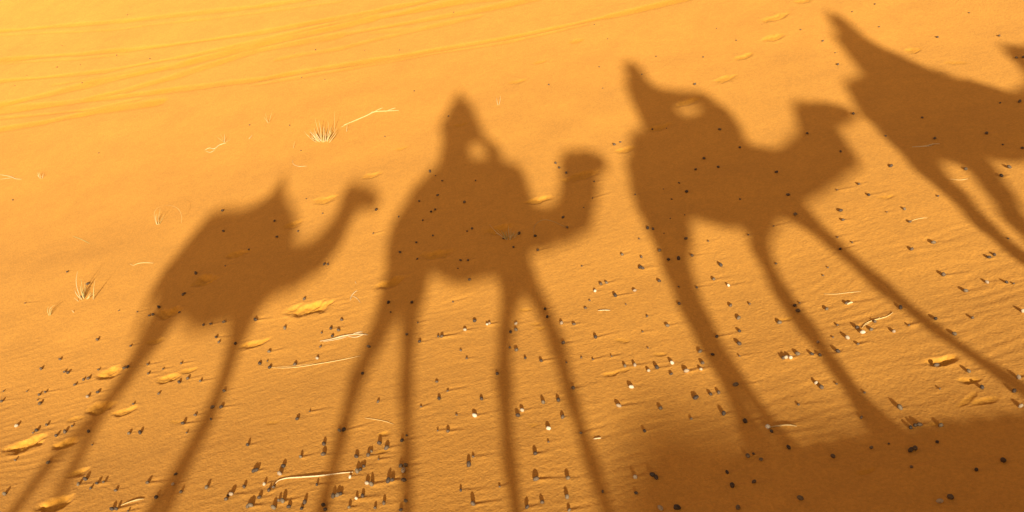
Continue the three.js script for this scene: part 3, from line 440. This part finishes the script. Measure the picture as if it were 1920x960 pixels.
{ // the three hundred that show largest stand alone, the rest and the crumbs are one scatter
  const order = PELLETS.filter(d => d.kind < 2).sort((a, b) => b.r / b.p.distanceTo(camera.position) - a.r / a.p.distanceTo(camera.position));
  order.forEach((d, i) => { d.alone = i < 300; });
}
let pv = 0; const SETS = {};
for (const d of PELLETS) {
  const y = sandY(d.p.x, d.p.z);
  E3.set(rr(-0.6, 0.6), rr(0, 6.28), rr(-0.5, 0.9)); Q.setFromEuler(E3); S3.setScalar(d.r);
  const lift = d.r * rr(0.65, 1.0), g = pelletGeo[pv++ % 7];
  if (!d.alone) { crumbs.push(g.clone().applyMatrix4(M4.compose(new THREE.Vector3(d.p.x, y + lift, d.p.z), Q, S3))); continue; }
  const m = mesh('dung_pellet', g, d.kind ? greyDung[pv % 3] : darkDung[pv % 4]);
  m.position.set(d.p.x, y + lift, d.p.z); m.quaternion.copy(Q); m.scale.copy(S3);
  const wh = whereIs(d.px, d.py), kind = d.kind ? 'pale bleached' : 'dark brown';
  (SETS[`${kind}|${wh}`] ??= []).push([d, m, kind, wh]);
}
for (const l of Object.values(SETS)) {                              // one of several is told by its place from the left
  l.sort((a, b) => a[0].px - b[0].px);
  l.forEach(([d, m, kind, wh], i) => { const n = i + 1, th = n % 10 === 1 && n !== 11 ? 'st' : n % 10 === 2 && n !== 12 ? 'nd' : n % 10 === 3 && n !== 13 ? 'rd' : 'th';
    tag(m, `${kind} dung pellet ${l.length < 2 ? 'alone' : n === 1 ? 'leftmost' : n === l.length ? 'rightmost' : n + th + ' from left'} ${wh}`, 'dung pellet', `${kind} pellets ${wh}`); });
}
tag(mesh('dung_crumbs', mergeGeometries(crumbs), darkDung[1]), 'tiny dark dung crumbs and far pellets strewn over the sand', 'dung', null, 'stuff');

const straw = [lin(0.46, 0.32, 0.12), lin(0.38, 0.27, 0.11), lin(0.34, 0.31, 0.11), lin(0.5, 0.38, 0.2)].map(c => std(c, 0.8, { side: THREE.DoubleSide }));
function blade(p0, tip, bend, w) {                                  // a narrow folded leaf that bends towards its tip
  const n = 9, pos = [], idx = [], side = new THREE.Vector3().subVectors(tip, p0).cross(new THREE.Vector3(0.3, 0.1, 1)).normalize(), c = new THREE.Vector3(), m = p0.clone().lerp(tip, 0.5).add(bend);
  const nor = new THREE.Vector3().subVectors(tip, p0).cross(side).normalize();
  for (let i = 0; i <= n; i++) { const t = i / n, a = (1 - t) * (1 - t), b = 2 * t * (1 - t), e = t * t; c.set(a * p0.x + b * m.x + e * tip.x, a * p0.y + b * m.y + e * tip.y, a * p0.z + b * m.z + e * tip.z); const h = w * 1.35 * (1 - 0.85 * t * t);
    for (const [s, q] of [[-1, 0], [0, 0.6], [1, 0], [0, -0.6]]) pos.push(c.x + side.x * h * s + nor.x * h * q, c.y + side.y * h * s + nor.y * h * q, c.z + side.z * h * s + nor.z * h * q);
    if (i < n) for (let k = 0; k < 4; k++) { const A = i * 4 + k, B = i * 4 + (k + 1) % 4; idx.push(A, B, A + 4, B, B + 4, A + 4); } }
  const g = new THREE.BufferGeometry(); g.setAttribute('position', new THREE.Float32BufferAttribute(pos, 3)); g.setIndex(idx); g.computeVertexNormals(); return g;
}
function tuft(px, py, label, stems) {                               // stems: foot and tip as seen, metres each leans towards the viewer, half width, straw tone
  const b = at(px, py), t = thing('grass_tuft', label, 'grass tuft'); t.position.set(b.x, sandY(b.x, b.z), b.z);
  for (const [fx, fy, tx, ty, lean, wd, tone, bx = 0, by = 0] of stems) {
    const f = at(fx, fy); f.y = sandY(f.x, f.z) - 0.006;
    const dist = f.distanceTo(camera.position) * FPX / Math.hypot(FPX, fx - W / 2, fy - H / 2), k = dist / FPX, s = dist * 1.0 / FPX;
    const tip = new THREE.Vector3(f.x + (tx - fx) * s, f.y + (fy - ty) * k / Math.cos(PITCH) * 0.92 + 0.004, f.z + lean);
    const bend = new THREE.Vector3(bx * s * 2, -by * k * 2, 0);
    f.sub(t.position); tip.sub(t.position);
    mesh('blade', blade(f, tip, bend, wd), straw[tone], t);
  }
}
{
  const many = (px, py, n, spread, hgt, fan) => { const l = []; for (let i = 0; i < n; i++) { const a = rr(-1, 1), h = hgt * rr(0.35, 1) * (1 - 0.35 * Math.abs(a)); l.push([px + a * spread * 0.4, py + rr(-2, 2), px + a * (spread * 0.4 + fan * rr(0.5, 1.1)), py - h, rr(-0.05, 0.05), rr(0.0028, 0.005), i % 4 === 1 ? 2 : (i % 3 === 2 ? 3 : 0), a * 3, rr(-4, 2)]); } return l; };
  tuft(605, 264, 'largest pale yellow grass tuft, beside the forked pale twig', [...many(606, 265, 26, 30, 36, 20), [604, 266, 595, 221, 0, .0035, 0, -1, 0], [601, 265, 602, 224, .02, .003, 3, 2, 0], [607, 264, 618, 226, 0, .003, 0, 4, 0], [612, 258, 620, 238, 0, .0028, 2, 6, -6], [627, 247, 631, 208, 0, .002, 0], [650, 247, 652, 232, 0, .002, 3], [550, 278, 554, 264, 0, .002, 0]]);
  tuft(158, 560, 'upright dry grass stems on the lit sand behind the riderless camel shadow', [[153, 560, 158, 505, 0, .003, 3, -6, 0], [156, 556, 160, 520, 0, .003, 2], [150, 562, 154, 540, .03, .0025, 0], [160, 548, 163, 528, 0, .0022, 2], [175, 563, 187, 522, 0, .003, 0, -1, 0], [176, 562, 183, 538, .02, .0024, 2], [160, 563, 180, 548, 0, .002, 0], [148, 566, 140, 558, 0, .002, 3], ...many(158, 562, 7, 16, 34, 12)]);
  tuft(94, 591, 'low bent green and straw sprig beyond the tall dry stems', [[93, 592, 96, 572, 0, .003, 2, -3, 0], [94, 591, 109, 570, 0, .0028, 0, -4, -4], [94, 591, 103, 573, .02, .0025, 2], [139, 587, 136, 582, 0, .003, 3]]);
  tuft(297, 420, 'grass sprig with one blade arched over into a hoop', [[295, 421, 297, 400, 0, .003, 3, -2, 0], [296, 421, 306, 388, 0, .0024, 2], [297, 421, 302, 398, .02, .0024, 0], [293, 420, 294, 404, 0, .0024, 0], [294, 421, 310, 384, 0, .0018, 0, -8, -6], [340, 420, 310, 384, 0, .0016, 0, 14, -12], [298, 421, 312, 400, 0, .0016, 2]]);
  tuft(955, 446, 'spiky straw tuft inside the second camel\'s chest shadow', [...many(955, 446, 14, 20, 30, 18), [953, 448, 918, 414, .03, .003, 3, -2, 2], [950, 448, 930, 425, .0, .0028, 0], [957, 448, 952, 424, 0, .0026, 3], [962, 446, 974, 432, 0, .0026, 0], [958, 446, 1000, 444, 0, .0028, 3, 0, 3], [952, 448, 930, 455, .05, .002, 0]]);
  tuft(504, 232, 'faint thin grass sprig left of the largest tuft', [[503, 233, 500, 213, 0, .0018, 0], [504, 233, 514, 208, 0, .0018, 2], [503, 232, 497, 222, 0, .0018, 3], [505, 232, 510, 216, 0, .0016, 0]]);
  tuft(421, 268, 'sparse spread grass sprig near half buried roots', [[421, 268, 424, 252, 0, .0025, 3], [421, 268, 407, 256, 0, .0018, 2], [422, 268, 434, 262, 0, .0018, 0], [420, 268, 416, 250, 0, .0016, 2], [466, 262, 474, 255, 0, .0025, 3]]);
  tuft(934, 194, 'pair of small pale stalks right of the photographer\'s shadow', [[933, 196, 931, 182, 0, .0025, 3], [935, 196, 938, 178, 0, .0025, 3, 1, 0]]);
  tuft(76, 330, 'short stubby pale stalks near the left edge', [[74, 333, 73, 322, 0, .004, 3], [77, 334, 76, 321, 0, .004, 0], [79, 333, 83, 324, 0, .003, 3], [75, 333, 70, 326, 0, .003, 0]]);
}
function lying(name, label, category, pts, r, tone, branches = []) { // a stem lying on the sand, drawn from points seen along it
  const cur = (l, rad) => { const p = []; for (let i = 0; i < l.length; i += 2) { const q = at(l[i], l[i + 1]); q.y = sandY(q.x, q.z) + rad * rr(0.3, 1.3); p.push(q); } return p; };
  const tube = (p, rad) => { const c = new THREE.CatmullRomCurve3(p), n = Math.max(12, p.length * 6), g = new THREE.TubeGeometry(c, n, rad, 6), a = g.attributes.position, v = new THREE.Vector3(), ctr = new THREE.Vector3();
    for (let i = 0; i <= n; i++) { c.getPointAt(i / n, ctr); const k = (1 - 0.6 * Math.abs(2 * i / n - 1) ** 3) * (0.85 + 0.3 * hash2(i, n)); for (let j = 0; j <= 6; j++) { const q = i * 7 + j; v.fromBufferAttribute(a, q).sub(ctr).multiplyScalar(k).add(ctr); a.setXYZ(q, v.x, v.y, v.z); } }
    g.computeVertexNormals(); return g; };
  const P = cur(pts, r), base = P[0].clone(), t = thing(name, label, category); t.position.copy(base);
  P.forEach(p => p.sub(base)); mesh('stem', tube(P, r), straw[tone], t);
  for (const b of branches) { const p = cur(b, r * 0.6); p.forEach(q => q.sub(base)); mesh('branch', tube(p, r * 0.6), straw[tone], t); }
}
lying('dry_twig', 'forked pale twig lying right of the largest grass tuft', 'twig', [645,236,665,228,690,218,702,212,722,210,748,209], .008, 0, [[698,214,708,208,718,204],[722,211,735,206,742,204],[640,240,655,232,662,230],[688,219,699,211]]);
lying('straw_stalk', 'bundle of pale straw between the first two camels\' leg shadows', 'straw', [600,642,622,638,645,632,668,629,690,630], .0055, 3, [[612,640,640,634,672,627,684,628],[606,643,630,639,650,634],[650,632,668,634,686,627],[655,631,672,625,680,624]]);
lying('straw_stalk', 'long thin curved straw under the pale straw bundle', 'straw', [507,691,530,692,560,690,600,684,640,677,676,670], .0035, 0, [[520,690,560,687,590,683]]);
lying('straw_stalk', 'thick bent straw crossing the second camel\'s rear leg shadow', 'straw', [514,913,522,905,535,900,565,898,600,896,640,890,662,889], .0055, 3);
lying('straw_stalk', 'short straw beside the lower left leg shadow', 'straw', [226,946,240,942,258,937,270,936], .005, 0, [[228,944,245,940,262,938]]);
lying('straw_stalk', 'straw lying inside the front camel\'s shadow', 'straw', [1710,275,1735,274,1748,271,1762,270], .006, 3, [[1730,275,1748,273]]);
lying('straw_stalk', 'curled straw among the white pellets', 'straw', [1616,616,1622,608,1636,602,1652,598,1664,594,1674,588], .0042, 0, [[1618,612,1630,606],[1640,601,1650,596]]);
lying('straw_stalk', 'straight straw above the curled straw', 'straw', [1545,550,1565,551,1590,549,1614,547], .003, 0);
lying('straw_stalk', 'pale straw at the upper edge of the corner shade', 'straw', [1442,803,1462,800,1478,799,1494,801], .006, 0);
lying('straw_stalk', 'looped hair-thin straw beside the largest grass tuft', 'straw', [549,300,550,308,560,313,575,312], .003, 3);
lying('straw_stalk', 'thin straw arc inside the second camel\'s throat shadow', 'straw', [1000,436,1004,420,1018,411,1036,413,1052,420,1064,426], .0028, 0);
lying('dry_twig', 'small forked twig between the first two camels\' body shadows', 'twig', [657,566,660,556,667,549,670,547], .005, 3, [[661,557,670,562,676,570],[666,530,668,534]]);
lying('straw_stalk', 'thin pale straw strip in the middle foreground between leg shadows', 'straw', [684,786,705,789,724,793,738,798], .003, 0);
lying('straw_stalk', 'short flat straw right of the second camel\'s front leg shadow', 'straw', [1121,583,1132,582,1144,582], .005, 3);
lying('straw_stalk', 'tiny white straw chip in the lower middle', 'straw', [1113,823,1120,822,1127,822], .006, 3);
lying('straw_stalk', 'short bleached straw chip under the third camel\'s front leg shadow', 'straw', [1588,571,1594,569,1599,568], .008, 3);
lying('straw_stalk', 'thin pale root near the left edge stalks', 'straw', [0,328,20,331,30,335,40,335], .0045, 3, [[0,336,14,334,26,332]]);
lying('straw_stalk', 'half buried root left of the sparse sprig', 'straw', [384,282,392,278,402,280,412,273,424,270], .005, 3, [[386,284,396,286,404,281]]);
lying('straw_stalk', 'half buried root behind the riderless camel\'s back shadow', 'straw', [250,500,258,496,270,494,288,494], .005, 0, [[244,497,252,500]]);
lying('straw_stalk', 'thin dry stem in the upper right above the corner footprints', 'straw', [1780,336,1800,338,1815,336], .003, 0);
lying('straw_stalk', 'faint thin straw on the sand below the arched sprig', 'straw', [136,442,150,447,168,456], .003, 2);
lying('straw_stalk', 'thin straw beside the front camel\'s leg shadow', 'straw', [1706,418,1716,414,1728,412,1738,411], .003, 0);

renderer.render(scene, camera);
